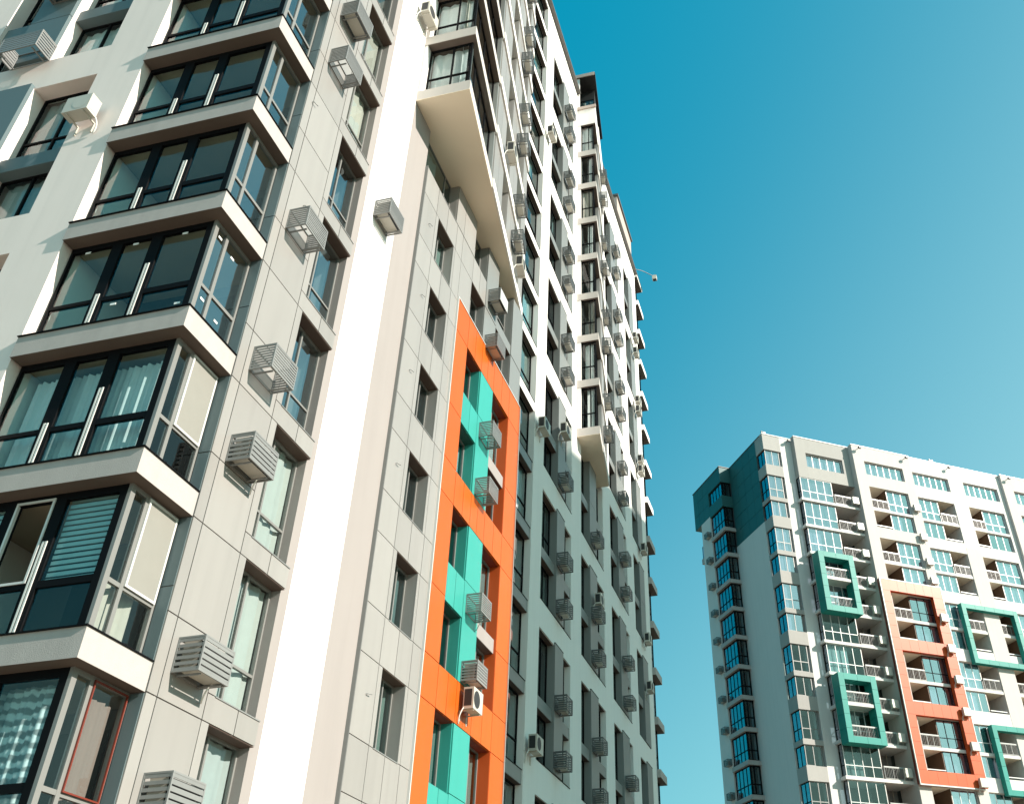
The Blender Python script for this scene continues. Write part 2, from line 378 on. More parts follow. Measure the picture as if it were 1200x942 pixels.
# balcony stack at the corner
for k in LK:
    zt = FLR(k); zb = zt - .46
    s = part('balcony_slab', RF, [(10.56, 12.06, V0, V1, zb, zt)], 'slab_plaster', B1)
    part('inner_floor', RF, [(12.06, 12.66, 10.31, V1, zb + .01, zt - .01)], 'slab_plaster', B1)
    part('sill_flashing', RF, [(10.525, 12.06, V0 - .025, V1, zt, zt + .02)], 'dark_frame', s)
    part('slab_soffit_shade', RF, [(10.562, 12.058, V0 + .002, V1 - .002, zb - .003, zb)], 'slab_soffit_shade', s)  # thin sheet with the underside shade in its colour
    part('ceiling', RF, [(10.95, 12.64, 10.36, 13.55, zb - .012, zb - .004)], 'room_ceiling', s)
    if k == 8: continue
    za, zc = zt + .022, zt + 2.54
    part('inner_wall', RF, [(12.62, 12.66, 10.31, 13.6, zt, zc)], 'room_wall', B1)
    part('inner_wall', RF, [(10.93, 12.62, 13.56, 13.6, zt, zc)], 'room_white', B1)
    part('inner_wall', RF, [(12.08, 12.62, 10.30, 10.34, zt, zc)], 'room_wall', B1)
    part('balcony_door', RF, [(12.585, 12.619, 10.9, 12.5, zt, zt + 2.2)], 'interior_dark', B1)
    # front glazing, plane u=10.85
    tr = zt + .93
    D = 10.85
    P0, P1, P2, P3 = 13.56, 12.47, 11.57, 10.34
    fr = part('balcony_window', LF, [(P3, P3 + .13, D, D + .10, za, zc), (P1 - .12, P1 + .12, D, D + .08, za, zc), (P2 - .12, P2 + .12, D, D + .08, za, zc), (P0 - .05, P0, D, D + .08, za, zc),
         (P3 + .13, P2 - .12, D + .002, D + .078, za, za + .06), (P2 + .12, P1 - .12, D + .002, D + .078, za, za + .06), (P1 + .12, P0 - .05, D + .002, D + .078, za, za + .06),
         (P3 + .13, P2 - .12, D + .002, D + .078, zc - .13, zc), (P2 + .12, P1 - .12, D + .002, D + .078, zc - .13, zc), (P1 + .12, P0 - .05, D + .002, D + .078, zc - .13, zc),
         (P3 + .13, P2 - .12, D + .004, D + .076, tr - .06, tr + .06), (P2 + .12, P1 - .12, D + .004, D + .076, tr - .05, tr + .05), (P1 + .12, P0 - .05, D + .004, D + .076, tr - .04, tr + .04)], 'dark_frame', B1)
    for i, (x0, x1) in enumerate(((P3 + .13, P2 - .12), (P2 + .12, P1 - .12), (P1 + .12, P0 - .05))):
        part('pane', LF, [(x0, x1, D + .03, D + .045, za + .06, tr - .05)], 'glass', fr)
        if not (k == 0 and i == 1):
            part('pane', LF, [(x0, x1, D + .03, D + .045, tr + .05, zc - .13)], 'glass', fr)
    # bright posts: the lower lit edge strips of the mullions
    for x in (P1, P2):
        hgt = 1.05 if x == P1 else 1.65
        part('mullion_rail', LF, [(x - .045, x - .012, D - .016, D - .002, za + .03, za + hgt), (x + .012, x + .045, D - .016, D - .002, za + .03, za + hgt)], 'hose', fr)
    # side glazing, plane v=10.27
    Sd = 10.27
    x0, xm, x1 = 10.955, 11.26, 12.02
    fr2 = part('balcony_window', RF, [(10.85, 10.955, Sd, Sd + .065, za, zc), (xm - .04, xm + .04, Sd, Sd + .08, za, zc), (x1, x1 + .05, Sd, Sd + .08, za, zc),
         (x0, xm - .04, Sd + .002, Sd + .078, za, za + .05), (xm + .04, x1, Sd + .002, Sd + .078, za, za + .05), (x0, xm - .04, Sd + .002, Sd + .078, zc - .08, zc), (xm + .04, x1, Sd + .002, Sd + .078, zc - .08, zc),
         (x0, xm - .04, Sd + .004, Sd + .076, tr - .035, tr + .035), (xm + .04, x1, Sd + .004, Sd + .076, tr - .035, tr + .035)], 'metal_frame', B1)
    for (p, q) in ((x0, xm - .04), (xm + .04, x1)):
        gm = 'glass_refl' if k >= 2 else 'glass_clear'
        part('pane', RF, [(p, q, Sd + .03, Sd + .045, za + .05, tr - .035)], gm, fr2)
        part('pane', RF, [(p, q, Sd + .03, Sd + .045, tr + .035, zc - .08)], gm, fr2)
    if k in (-1, 0, 1):
        m = 'screen_brown' if k == -2 else 'red_trim' if k == -1 else 'white_frame'
        p, q, zz0, zz1 = xm + .03, x1 + .01, tr + .02, zc - .05
        fs = .022 if k == -1 else .04
        part('insect_screen_frame', RF, [(p, p + fs, Sd - .03, Sd - .002, zz0, zz1), (q - fs, q, Sd - .03, Sd - .002, zz0, zz1), (p + fs, q - fs, Sd - .03, Sd - .002, zz0, zz0 + fs), (p + fs, q - fs, Sd - .03, Sd - .002, zz1 - fs, zz1)], m, fr2)
        if k != -1: part('insect_screen', RF, [(p + .04, q - .04, Sd - .018, Sd - .012, zz0 + .04, zz1 - .04)], 'screen_brown' if k == -1 else 'screen_mesh', fr2)
    if k in (1, 2, 3, 5):
        for (p, zz) in ((11.03, zc - .3), (11.5, zc - .42), (11.05, tr - .28), (11.55, tr - .42)):
            if k == 2: part('sticker', RF, [(p, p + .11, Sd + .022, Sd + .029, zz, zz + .05)], 'sticker', fr2)
    if k == 2:
        for (p, zz) in ((13.1, zc - .2), (12.0, zc - .22), (10.9, zc - .2), (12.0, tr - .2), (10.55, tr - .5)):
            part('sticker', LF, [(p, p + .12, D + .02, D + .028, zz, zz + .05)], 'sticker', fr)
    # return panel between glazing and cladding
    panels(B1, LF, [10.02, 10.27], [zb, zt + .85 if k % 2 else zt + 1.28, zt + 2.54], 12.075, .02, 'shaded_panel')
    part('return_wall', RF, [(12.097, 12.3, 10.045, 10.29, zb, zt + 2.54)], 'grey_panel', B1)

# --- panelled strip with the first window column
WT = 15.16
def cage_off(k): return 1.47 if k % 2 else .56
for k in range(-2, 16):
    zb, zt = FLR(k) - .45, FLR(k)
    zn = FLR(k + 1) - .45
    part('wall', RF, [(12.3, 13.74, 10.045, 10.5, zb, zn)], 'grey_panel', B1)
    part('spandrel_backing', RF, [(13.74, WT - .005, 10.045, 10.5, zb + .002, zt - .02)], 'grey_panel', B1)
    zj = zt + .85
    panels(B1, RF, [12.075, 12.34, 13.53], [zb, zj, zn], 10.0, .04, 'grey_panel')
    part('panel', RF, [(13.538, 13.74, 10.0, 10.04, zt + .008, zn - .008)], 'grey_panel', B1)
    panels(B1, RF, [13.53, 14.47, WT], [zb, zt], 10.0, .04, 'grey_panel')
    part('window_sill', RF, [(13.74, WT, 9.985, 10.45, zt - .018, zt + .004)], 'cage_metal', B1)
    mu = 14.25 if k % 2 else 14.36
    window(B1, RF, 13.74, WT, zt + .005, zn, 10.30, 'metal_frame', mull=(mu,), trans=(zt + .82,), g='glass_refl' if k in (2, 3, 4) else 'glass_clear', back={-1: 'curtain_grey', 0: 'curtain_pale', 1: 'curtain_pale', 5: 'curtain_cream', 6: 'curtain_cream'}.get(k), bd=.12)
    lintel_shade(B1, RF, 13.74, WT, 10.02, 10.29, zn)
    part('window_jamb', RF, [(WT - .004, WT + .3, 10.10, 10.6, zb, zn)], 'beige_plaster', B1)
# --- white plaster strip and beige strip
part('wall', RF, [(WT + .0, 17.22, 10.10, 10.9, GZ, TOP)], 'white_plaster', B1).location.y += .002
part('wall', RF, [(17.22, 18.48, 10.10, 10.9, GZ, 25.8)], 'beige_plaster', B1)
# --- second panelled block with the orange frame
G0, G1 = 18.48, 28.3
OT = 21.13
part('wall', RF, [(18.48, 19.65, 10.045, 10.6, GZ, 24.05)], 'grey_panel', B1)
part('panel_edge', RF, [(18.465, 18.48, 10.0, 10.10, GZ, 24.05)], 'cage_metal', B1)
for k in range(-2, 7):
    zt = FLR(k); zb = zt - .45; sl_, li = zt + .72, zt + 2.55
    top = k == 6
    # rows of panels beside and under the windows of the first column
    panels(B1, RF, [G0, 19.45], [li - 3, sl_] + ([] if top else [li]), 10.0, .04, 'grey_panel')
    panels(B1, RF, [19.45, 20.3, 21.13, 21.68], [li - 3, sl_], 10.0, .04, 'grey_panel')
    if not top:
        part('panel', RF, [(19.458, 19.65, 10.0, 10.04, sl_ + .008, li - .008)], 'grey_panel', B1)
        part('panel', RF, [(20.98, 21.122, 10.0, 10.04, sl_ + .008, li - .008)], 'grey_panel', B1)
        part('panel', RF, [(21.138, 21.672, 10.0, 10.04, sl_ + .008, li - .008)], 'grey_panel', B1)
        part('wall', RF, [(20.98, 22.75, 10.045, 10.6, sl_, li)], 'grey_panel', B1)
    else:
        part('wall', RF, [(20.96, 22.75, 10.045, 10.6, sl_, 25.79)], 'grey_panel', B1)
        panels(B1, RF, [20.96, 21.68, 22.75], [sl_, 25.79], 9.99, .05, 'grey_panel')
    part('wall', RF, [(19.65, 22.75 if zt > OT else 21.68, 10.045, 10.6, li - 3, sl_)], 'grey_panel', B1)
    w0 = 18.49 if top else 19.65
    part('window_sill', RF, [(19.65, 20.98, 9.985, 10.3, sl_ - .02, sl_ + .004)], 'cage_metal', B1)
    window(B1, RF, w0, 20.98 if not top else 20.96, sl_ + .005, li if not top else 25.79, 10.32, 'metal_frame', mull=(20.42,), g='glass_far', back='mix')
    if not top: lintel_shade(B1, RF, w0, 20.98, 10.02, 10.31, li)
    # upper part above the orange frame: columns two and three
    if zt > 19 and not top:        # k=5: level of 20.28
        xs = [21.68, 22.75, 23.45, 24.1, 25.3, 26.2, 27.05, 28.3]
        panels(B1, RF, [21.68, 22.75], [OT + .05, li], 10.0, .04, 'grey_panel')
        panels(B1, RF, [24.1, 25.3], [OT + .2, li], 10.0, .04, 'pier_panel')
        panels(B1, RF, [27.05, 28.3], [OT + .1, li], 10.0, .04, 'pier_panel')
        for (a0, a1) in ((24.1, 25.3), (27.05, 28.3)): part('wall', RF, [(a0, a1, 10.045, 10.6, OT, li)], 'pier_panel', B1)
        for (a0, a1, m) in ((22.75, 24.1, 23.5), (25.3, 27.05, 26.2)): lintel_shade(B1, RF, a0, a1, 10.02, 10.31, li); window(B1, RF, a0, a1, OT + .06, li, 10.32, 'metal_frame', mull=(m,), g='glass_far', back='mix')
    if top:
        panels(B1, RF, [21.68, 22.75, 23.45, 24.1], [li - 3, sl_], 10.0, .04, 'grey_panel')
        part('spandrel_backing', RF, [(22.75, 24.1, 10.045, 10.6, li - 3, sl_)], 'grey_panel', B1)
        part('spandrel_panel', RF, [(25.3, 27.05, 10.02, 10.4, zb, zt)], 'pier_panel', B1)
        panels(B1, RF, [24.1, 25.3], [li - 3, 25.79], 9.99, .05, 'pier_panel')
        panels(B1, RF, [27.05, 28.3], [li - 3, 25.79], 9.99, .05, 'pier_panel')
        for (a0, a1) in ((24.1, 25.3), (27.05, 28.3)): part('wall', RF, [(a0, a1, 10.045, 10.6, li - 3, 25.79)], 'pier_panel', B1)
        window(B1, RF, 22.75, 24.1, sl_, 25.79, 10.32, 'metal_frame', mull=(23.5,), g='glass_far', back='mix')
        window(B1, RF, 25.3, 27.05, zt, 25.79, 10.32, 'metal_frame', mull=(26.2,), trans=(zt + .9,), g='glass_far', back='mix')
for u_, z_ in ((19.0, 21.9), (19.1, 19.0), (19.0, 16.1), (18.95, 13.0), (19.0, 7.0), (18.95, 4.2), (12.9, 16.3), (12.3, 19.3)):
    tube('anchor_hook', [(u_, 9.998, z_), (u_, 9.95, z_), (u_ + .16, 9.93, z_ + .03)], .012, 'cage_metal', B1, 5)
# orange framed patch (two-storey groups)
part('orange_backing', RF, [(21.7, 22.75, 10.0, 10.6, GZ, OT - .02)], 'orange_panel', B1)
part('orange_backing', RF, [(27.05, 28.29, 10.0, 10.6, GZ, OT - .02)], 'orange_panel', B1)
part('frame_trim', RF, [(21.665, 21.7, 9.93, 10.06, GZ, OT)], 'white_frame', B1)
part('frame_trim', RF, [(21.665, 28.33, 9.93, 10.06, OT, OT + .035)], 'white_frame', B1)
part('frame_trim', RF, [(28.3, 28.335, 9.93, 10.4, GZ, OT)], 'white_frame', B1)
OX = [21.7, 22.75, 23.45, 24.1, 24.7, 25.35, 26.2, 27.05, 28.3]
for k in (-1, 1, 3):
    zs, zm, ze = FLR(k) + .72, FLR(k + 1), FLR(k + 1) + 2.55
    nb = FLR(k + 2) + .72 if k < 3 else OT - .005
    # sides: three panels a unit
    for (x0, x1) in ((21.7, 22.75), (27.05, 28.3)):
        panels(B1, RF, [x0, x1], [zs, zm - .35, ze], 9.95, .05, 'orange_panel')
    # band above the group
    panels(B1, RF, OX, [ze, nb], 9.95, .05, 'orange_panel')
    part('orange_backing', RF, [(22.75, 27.05, 10.0, 10.6, ze + .002, nb)], 'orange_panel', B1)
    if k == -1:
        panels(B1, RF, OX, [GZ, zs], 9.95, .05, 'orange_panel'); part('orange_backing', RF, [(22.75, 27.05, 10.0, 10.6, GZ, zs)], 'orange_panel', B1)
    # teal pier and teal spandrel
    part('pier', RF, [(24.1, 25.35, 10.0, 10.6, zs, ze)], 'teal_panel', B1)
    panels(B1, RF, [24.1, 25.35], [zs, zm + .75, ze], 9.955, .045, 'teal_panel')
    part('spandrel_backing', RF, [(22.75, 24.1, 10.0, 10.6, zm - .45, zm + .70)], 'teal_panel', B1)
    panels(B1, RF, [22.75, 23.42, 24.1], [zm - .45, zm + .72], 9.955, .045, 'teal_panel')
    part('window_jamb', RF, [(24.08, 24.1, 10.0, 10.4, zs, zm - .45)], 'teal_panel', B1); part('window_jamb', RF, [(24.08, 24.1, 10.0, 10.4, zm + .72, ze)], 'teal_panel', B1)
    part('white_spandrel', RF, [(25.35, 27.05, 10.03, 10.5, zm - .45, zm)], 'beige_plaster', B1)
    for (z0, z1) in ((zs, zm - .45), (zm + .72, ze)):
        lintel_shade(B1, RF, 22.75, 24.08, 10.01, 10.31, z1, 'red_shade' if z1 == ze else 'teal_shade')
        window(B1, RF, 22.75, 24.08, z0, z1, 10.32, 'metal_frame', mull=(23.5,), g='glass_far', back='mix')
    for (z0, z1) in ((zs, zm - .45), (zm, ze)):
        lintel_shade(B1, RF, 25.35, 27.03, 10.04, 10.31, z1, 'red_shade' if z1 == ze else 'brown_shade')
        window(B1, RF, 25.35, 27.04, z0, z1, 10.32, 'metal_frame', mull=(26.3,), g='glass_far', back='curtain_cream' if random.random() < .5 else 'mix')
    part('window_jamb', RF, [(27.035, 27.05, 9.96, 10.4, zs, ze)], 'red_panel', B1)

# --- white wall with the far window columns
WV = 10.2
CORE_T = TOP - .1
def pillar(a0, a1, z0, z1, m='white_plaster'): part('wall', RF, [(a0, a1, WV, 10.9, z0, z1)], m, B1)
pillar(30.95, 32.3, GZ, TOP); pillar(36.75, 38.5, GZ, 25.8); pillar(36.75, 37.65, 25.8, TOP)
pillar(43.0, 44.7, GZ, TOP); pillar(42.8, 43.0, 25.8, TOP); pillar(48.95, 50.9, GZ, TOP); pillar(53.9, 55.5, GZ, TOP)
# first column: a recess with a grey spandrel at every floor
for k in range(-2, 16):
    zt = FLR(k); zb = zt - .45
    lit = k >= 6  # sunlit look put into the colour: white spandrels above, grey below
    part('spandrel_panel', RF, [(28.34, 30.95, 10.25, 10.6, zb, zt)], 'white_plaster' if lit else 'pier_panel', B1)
    part('spandrel_flashing', RF, [(28.34, 30.95, 10.23, 10.6, zt, zt + .02)], 'dark_frame', B1)
    zn = zb + 3 if k < 15 else TOP - .4
    lintel_shade(B1, RF, 28.34, 30.95, 10.27, 10.45, zn)
    window(B1, RF, 28.34, 30.95, zt + .02, zn, 10.46, mull=(29.45,), trans=(zt + .95,), g='glass_far', back='mix')
part('wall', RF, [(28.34, 30.95, WV + .01, 10.9, TOP - .4, TOP)], 'white_plaster', B1)
def unit_col(a0, pa, pb, a1, kmax, top, right=True):
    """two-storey openings: wide window, proud pier, narrow window; white wall bands between"""
    ks = list(range(-1, kmax, 2))
    part('wall', RF, [(a0, a1, WV, 10.9, GZ, FLR(-1) + .72)], 'white_plaster', B1)
    for k in ks:
        zs, zm, ze = FLR(k) + .72, FLR(k + 1), FLR(k + 1) + 2.55
        nb = min(FLR(k + 2) + .72, top) if k != ks[-1] else top
        if nb > ze: part('wall', RF, [(a0, a1, WV, 10.9, ze, nb)], 'white_plaster', B1)
        for (x0, x1) in ((a0, pa), (pb, a1)):
            if x1 - x0 < .2: continue
            part('spandrel_panel', RF, [(x0, x1, WV + .04, 10.6, zm - .45, zm)], 'pier_panel', B1)
            for (z0, z1, t) in ((zs, zm - .45, ()), (zm, ze, (zm + .95,) if random.random() < .6 else ())):
                lintel_shade(B1, RF, x0, x1, 10.26, 10.46, z1)
                window(B1, RF, x0, x1, z0, z1, 10.47, mull=((x0 + x1) / 2 + .2,) if x1 - x0 > 1.4 else (), trans=t, g='glass_far', back='mix')
        panels(B1, RF, [pa, pb], [zs, zm + .2, ze + .09], WV - .05, .04, 'pier_panel')
        part('pier', RF, [(pa + .004, pb - .004, WV - .008, 10.6, zs, ze)], 'pier_panel', B1)
        part('pier_cap', RF, [(pa, pb, WV - .06, WV - .003, ze + .09, ze + .11)], 'dark_frame', B1)
        part('window_sill', RF, [(a0, a1, WV - .02, 10.45, zs - .02, zs + .003)], 'dark_frame', B1)
unit_col(32.3, 34.3, 35.5, 36.75, 14, TOP)
unit_col(38.5, 40.0, 41.4, 43.0, 6, 25.8)
unit_col(44.7, 46.4, 47.95, 48.95, 14, TOP)
unit_col(50.9, 52.4, 53.88, 53.9, 14, TOP)
# corner balconies at the far end
for k in range(-1, 17):
    zt = FLR(k)
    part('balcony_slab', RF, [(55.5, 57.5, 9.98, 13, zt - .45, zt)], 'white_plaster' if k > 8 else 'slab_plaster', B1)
    part('slab_soffit_shade', RF, [(55.5, 57.49, 9.99, 12.9, zt - .455, zt - .451)], 'slab_soffit_shade', B1)
    if k < 16:
        window(B1, RF, 55.5, 57.0, zt + .01, zt + 2.54, 10.35, mull=(56.3,), trans=(zt + .95,), g='glass_far', back='mix')
        window(B1, LF, 10.42, 13, zt + .01, zt + 2.54, 57.0, mull=(11.7,), trans=(zt + .95,), g='glass_far')
# tower-head above the far columns
part('roof_block', RF, [(49.6, 54.7, 10.22, 20, TOP + .1, 56.1)], 'pink_plaster', B1)
part('roof_block_cap', RF, [(49.5, 54.8, 10.1, 20, 56.1, 56.3)], 'cap_metal', B1)
# parapet caps and core
part('parapet_cap', RF, [(12.1, 37.6, 9.95, 10.95, TOP, TOP + .1)], 'cap_metal', B1)
part('parapet_cap', RF, [(42.95, 57.6, 9.95, 10.2, TOP, TOP + .098)], 'cap_metal', B1)
part('core', RF, [(12.66, 56.9, 11.25, 26, GZ, TOP - .3)], 'room_wall', B1)
part('core', RF, [(11.45, 12.66, 13.62, 26, GZ, TOP - .3)], 'room_wall', B1)
part('wall', RF, [(10.6, 12.06, 10.05, 13.6, FLR(8) + .03, TOP)], 'side_plaster', B1)

# --- the two tapering bays
def bay(u0, dep, length, tip, ztop, name, blen, win_a, cab=False):
    al = math.atan2(dep, length)
    L = math.hypot(length, dep)
    v0 = 10.1 - dep if name == 1 else 9.0
    BFm = Fr((u0, v0), (math.cos(al), math.sin(al)), (-math.sin(al), math.cos(al)), 'bay%d' % name)
    zb0 = 25.8
    def wedge(nm, z0, z1, m, out=0., back=10.55 if name == 2 else 10.75, inset=0., a0=0., a1=None):
        a1 = L if a1 is None else a1
        p = [BFm.p(a0, -out, 0), BFm.p(a1, -out, 0)]
        q = [Vector((p[0].x, p[0].y)), Vector((p[1].x, p[1].y)), Vector((p[1].x, back)), Vector((p[0].x, back))]
        vs = [(x.x, x.y, z0) for x in q] + [(x.x, x.y, z1) for x in q]
        return meshpart(nm, vs, BF, m, B1)
    k0 = 7
    wedge('bay_soffit', zb0, zb0 + .02, 'soffit_plaster')
    kt = 15
    for k in range(k0, kt + 1):
        zt = FLR(k)
        lo = zb0 + .02 if k == k0 else zt - .45
        top = k == kt
        if k > k0: wedge('slab_soffit_shade', lo - .004, lo - .001, 'slab_soffit_shade', out=-.01, back=10.5, a0=.02, a1=blen)
        wedge('bay_slab', lo, zt + (1.35 if top else 0), 'cream_plaster' if not top else 'white_plaster', a1=blen)
        wedge('bay_band', lo, zt + (1.35 if top else 0), 'white_plaster', out=.06, a0=blen)
        if top: break
        za, zc = zt + .01, zt + 2.54
        # left end face, glazed
        dl = u0 + (.28 if name == 1 else .13)
        t = zt + .93
        window(B1, LF, v0 + .2, 9.98, za, zc, dl, 'dark_frame', fw=.05, mull=((v0 + 9.9) / 2 + .05,), trans=(t,), g='glass_clear', back='curtain_white' if k % 3 else 'curtain_cream', bd=.2)
        part('wall', LF, [(9.98, 10.75, u0 + .02, u0 + .5, zt, zt + 2.55)], 'white_plaster', B1)
        # front glazing
        n = 4 if name == 1 else 2; seg = (blen - .41) / n
        window(B1, BFm, .36, blen - .05, za, zc, .22, 'dark_frame', fw=.05, mull=[.36 + seg * i for i in range(1, n)], trans=(t,), g='glass_clear', back='curtain_white' if k % 2 else 'curtain_cream', bd=.3)
        part('bay_end_wall', BFm, [(blen - .05, blen + .1, .05, .9, zt, zt + 2.55)], 'pier_panel', B1)
        xs = [blen + .1, win_a[0][0], win_a[0][1], win_a[1][0], win_a[1][1], L]
        for i, (x0, x1) in enumerate(zip(xs[:-1], xs[1:])):
            if x1 - x0 < .05: continue
            if i % 2 == 0:
                part('wall', BFm, [(x0, x1, .05, .6, zt, zt + 2.55)], 'grey_panel', B1)
                xm = [x0, (x0 + x1) / 2, x1] if x1 - x0 > 1.1 else [x0, x1]
                panels(B1, BFm, xm, [zt, zt + 2.55], .01, .04, 'grey_panel')
            else:
                window(B1, BFm, x0, x1, za, zc, .36, 'metal_frame', mull=((x0 + x1) / 2,), g='glass_far', back='mix')
    return BFm, L, v0
BM1, BL1, bv1 = bay(17.22, 1.85, 11.08, 9.9, 0, 1, 4.12, ((6.0, 7.1), (8.85, 10.2)))
BM2, BL2, bv2 = bay(37.65, .8, 5.1, 9.9, 0, 2, 1.75, ((3.3, 4.5), (5.1, 5.12)))
part('bay_upper_wall', RF, [(17.5, 28.3, 10.3, 10.75, FLR(15) + 1.35, TOP)], 'white_plaster', B1)
# terrace on top of the second bay
zt = FLR(15) + 1.35
vs = [(37.55, 8.95), (42.9, 9.75), (42.9, 14), (37.55, 14)]
meshpart('terrace_roof', [(x, y, 54.75) for x, y in vs] + [(x, y, 55.0) for x, y in vs], BF, 'black_board', B1)
part('terrace_trim', RF, [(37.5, 37.55, 9.0, 12, 54.72, 55.02)], 'pink_plaster', B1)
part('terrace_wall', RF, [(38.6, 42.8, 10.3, 14, zt, 54.75)], 'black_board', B1)
part('terrace_post', RF, [(37.62, 37.72, 10.05, 10.5, zt, 54.75)], 'white_plaster', B1)
window(B1, LF, 9.25, 10.2, zt + .02, zt + 1.7, 38.4, 'dark_frame', mull=(9.6,), trans=(zt + .8,), g='glass_far', back='curtain_grey')
vs = [(38.75, 9.3), (42.8, 9.95), (42.8, 10.29), (38.75, 10.29)]
meshpart('terrace_wall', [(x, y, zt) for x, y in vs] + [(x, y, 54.75) for x, y in vs], BF, 'black_board', B1)
part('bay_cap', RF, [(37.55, 37.64, 8.95, 10.2, zt - .25, zt)], 'pink_plaster', B1)

# ------------------------------------------------------------------ air conditioners of the near tower
GB = 'slatted cages beside the first window column'
ii = 0
for k in range(-1, 7):
    if k == 4 or k == 3: continue
    dz = cage_off(k)
    lab = {-1: 'slatted grey cage on the grey panels, cut by the bottom edge of the photo',
           0: 'wide slatted grey cage beside the lowest whole window of the near panelled strip',
           1: 'slatted grey cage with a beige unit showing underneath, beside a cream blind window',
           2: 'slatted grey cage with a light open bottom, level with the tall sheer curtain balcony',
           5: 'slatted grey cage near the top of the near panelled strip, lower of the two there',
           6: 'slatted grey cage at the top edge of the near panelled strip'}.get(k, 'slatted cage')
    ac_cage(B1W, RF, 12.49, 10.0, FLR(k) + dz, lab, GB, near=True, unit=k not in (2, 5), hose=k in (-1, 0, 1), nsl=6 if k < 2 else 9)
ac_cage(B1W, RF, 12.49, 10.0, FLR(3) + 1.47, 'slatted grey cage with an open bottom, left of the lone white strip cage', GB, near=True, unit=False, nsl=9)
ac_cage(B1W, RF, 15.95, 10.102, 19.75, 'slatted grey cage alone on the bright white plaster strip', None, near=True, nsl=9)
ac_unit(B1W, RF, 16.35, 10.102, 30.0, 'white air conditioner hung by the top balcony window of the tapering bay', None)
GO = 'slatted cages in the orange patch'
for k, lab in ((0, 'slatted cage above a bare white unit in the lower orange group'), (1, 'slatted cage on the teal pier with a pale hose looped over it'), (2, 'slatted cage at the top of the second orange group below a white spandrel'),
               ):
    pass
ac_cage(B1W, RF, 24.3, 9.955, 17.82, 'slatted cage on the topmost teal pier inside the orange frame', GO, near=True, unit=False, nsl=9)
ac_cage(B1W, RF, 24.3, 9.955, 15.65, 'slatted cage hanging over the orange band under the topmost teal pier', GO, near=True, unit=False, nsl=9)
ac_cage(B1W, RF, 24.3, 9.955, 11.66, 'slatted cage on the middle teal pier with a pale hose above it', GO, near=True, unit=False, hose=True, nsl=9)
ac_cage(B1W, RF, 24.3, 9.955, 9.62, 'slatted dark cage right above a bare unit on the orange panels', GO, near=True, nsl=7)
ac_unit(B1W, RF, 24.3, 9.955, 8.86, 'bare white and pink air conditioner under a slatted cage on the orange panels', None, w=.74, h=.6)
ac_cage(B1W, RF, 24.3, 10.0, 23.8, 'slatted cage with a plain white front under the soffit of the near bay', 'slatted cages over the orange frame', near=True, nsl=9, solid_front=True)
ac_cage(B1W, RF, 24.3, 10.0, 21.62, 'slatted cage just over the orange frame reflecting orange underneath', 'slatted cages over the orange frame', near=True, nsl=9)
ac_unit(B1W, RF, 30.98, WV, 9.45, 'bare grey white air conditioner on the shaded white pillar right of the orange frame', None)
ac_unit(B1W, RF, 31.0, WV, 22.55, 'bare white air conditioner lit by sun on the white pillar just above the shadow', None)
ac_unit(B1W, RF, 31.0, WV, 41.6, 'bare white air conditioner high on the white pillar left of the projecting glazed bay', None)
n = 0
for k in range(1, 15):
    if k == 6: ac_unit(B1W, RF, 34.1, WV - .05, 24.3, 'bare white air conditioner in the column of cages left of the bay soffit', None); continue
    ac_cage(B1W, RF, 34.3 if k < 6 else 34.45, WV - .05, FLR(k) + cage_off(k), 'slatted cage left of the second glazed bay, ' + ORDN[n], 'slatted cages left of the second bay'); n += 1
n = 0
for k in range(1, 6):
    if k == 6: continue
    ac_cage(B1W, RF, 40.1, WV - .05, FLR(k) + cage_off(k), 'slatted cage in the column below the second bay, ' + ORDN[n], 'slatted cages under the second bay'); n += 1
ac_unit(B1W, RF, 40.3, WV - .05, 18.6, 'bare air conditioner perched on a slatted cage under the second bay', None)
n = 0
for k in range(1, 15):
    ac_cage(B1W, RF, 46.7, WV - .05, FLR(k) + cage_off(k), 'slatted cage in the column right of the second bay, ' + ORDN[n], 'slatted cages right of the second bay'); n += 1
n = 0
for k in range(7, 15):
    if k in (7,):
        ac_unit(B1W, BM1, 8.7, .0, 26.9, 'bare white air conditioner at the foot of the tapering near bay', None); 
    ac_cage(B1W, BM1, 8.1, .0, FLR(k) + cage_off(k), 'slatted cage fronting the tapering near bay, ' + ORDN[n], 'slatted cages on the near bay'); n += 1
ac_unit(B1W, BM1, 5.6, .0, 30.1, 'bare white air conditioner left of the slatted cages on the near bay', None)
n = 0
for k in range(7, 15):
    ac_cage(B1W, BM2, 2.2, .0, FLR(k) + cage_off(k), 'slatted cage on the second bay beside its balconies, ' + ORDN[n], 'slatted cages on the second bay'); n += 1
n = 0
for z in (44.6, 43.2, 38.8, 38.0, 33.9, 33.1, 27.2, 21.3, 18.4):
    ac_unit(B1W, RF, 52.6 if z > 30 else 52.4, WV - .05, z, 'bare air conditioner beside the far corner balconies, ' + ORDN[n], 'bare units of the last column'); n += 1
# left facade units
ac_cage(B1W, LF, 16.45, 10.5, 21.35, 'large slatted cage at the upper left edge hung on a grey pier', None, near=True, w=1.15, h=.62, nsl=7, unit=False)
ac_cage(B1W, LF, 16.45, 10.5, 24.2, 'slatted cage at the very top left corner of the photo', None, near=True, w=1.0, h=.6, nsl=7)
ac_unit(B1W, LF, 14.1, 10.62, 18.25, 'white air conditioner on the grey side wall left of the corner balconies', None, w=.66, h=.52, fan='unit_white')

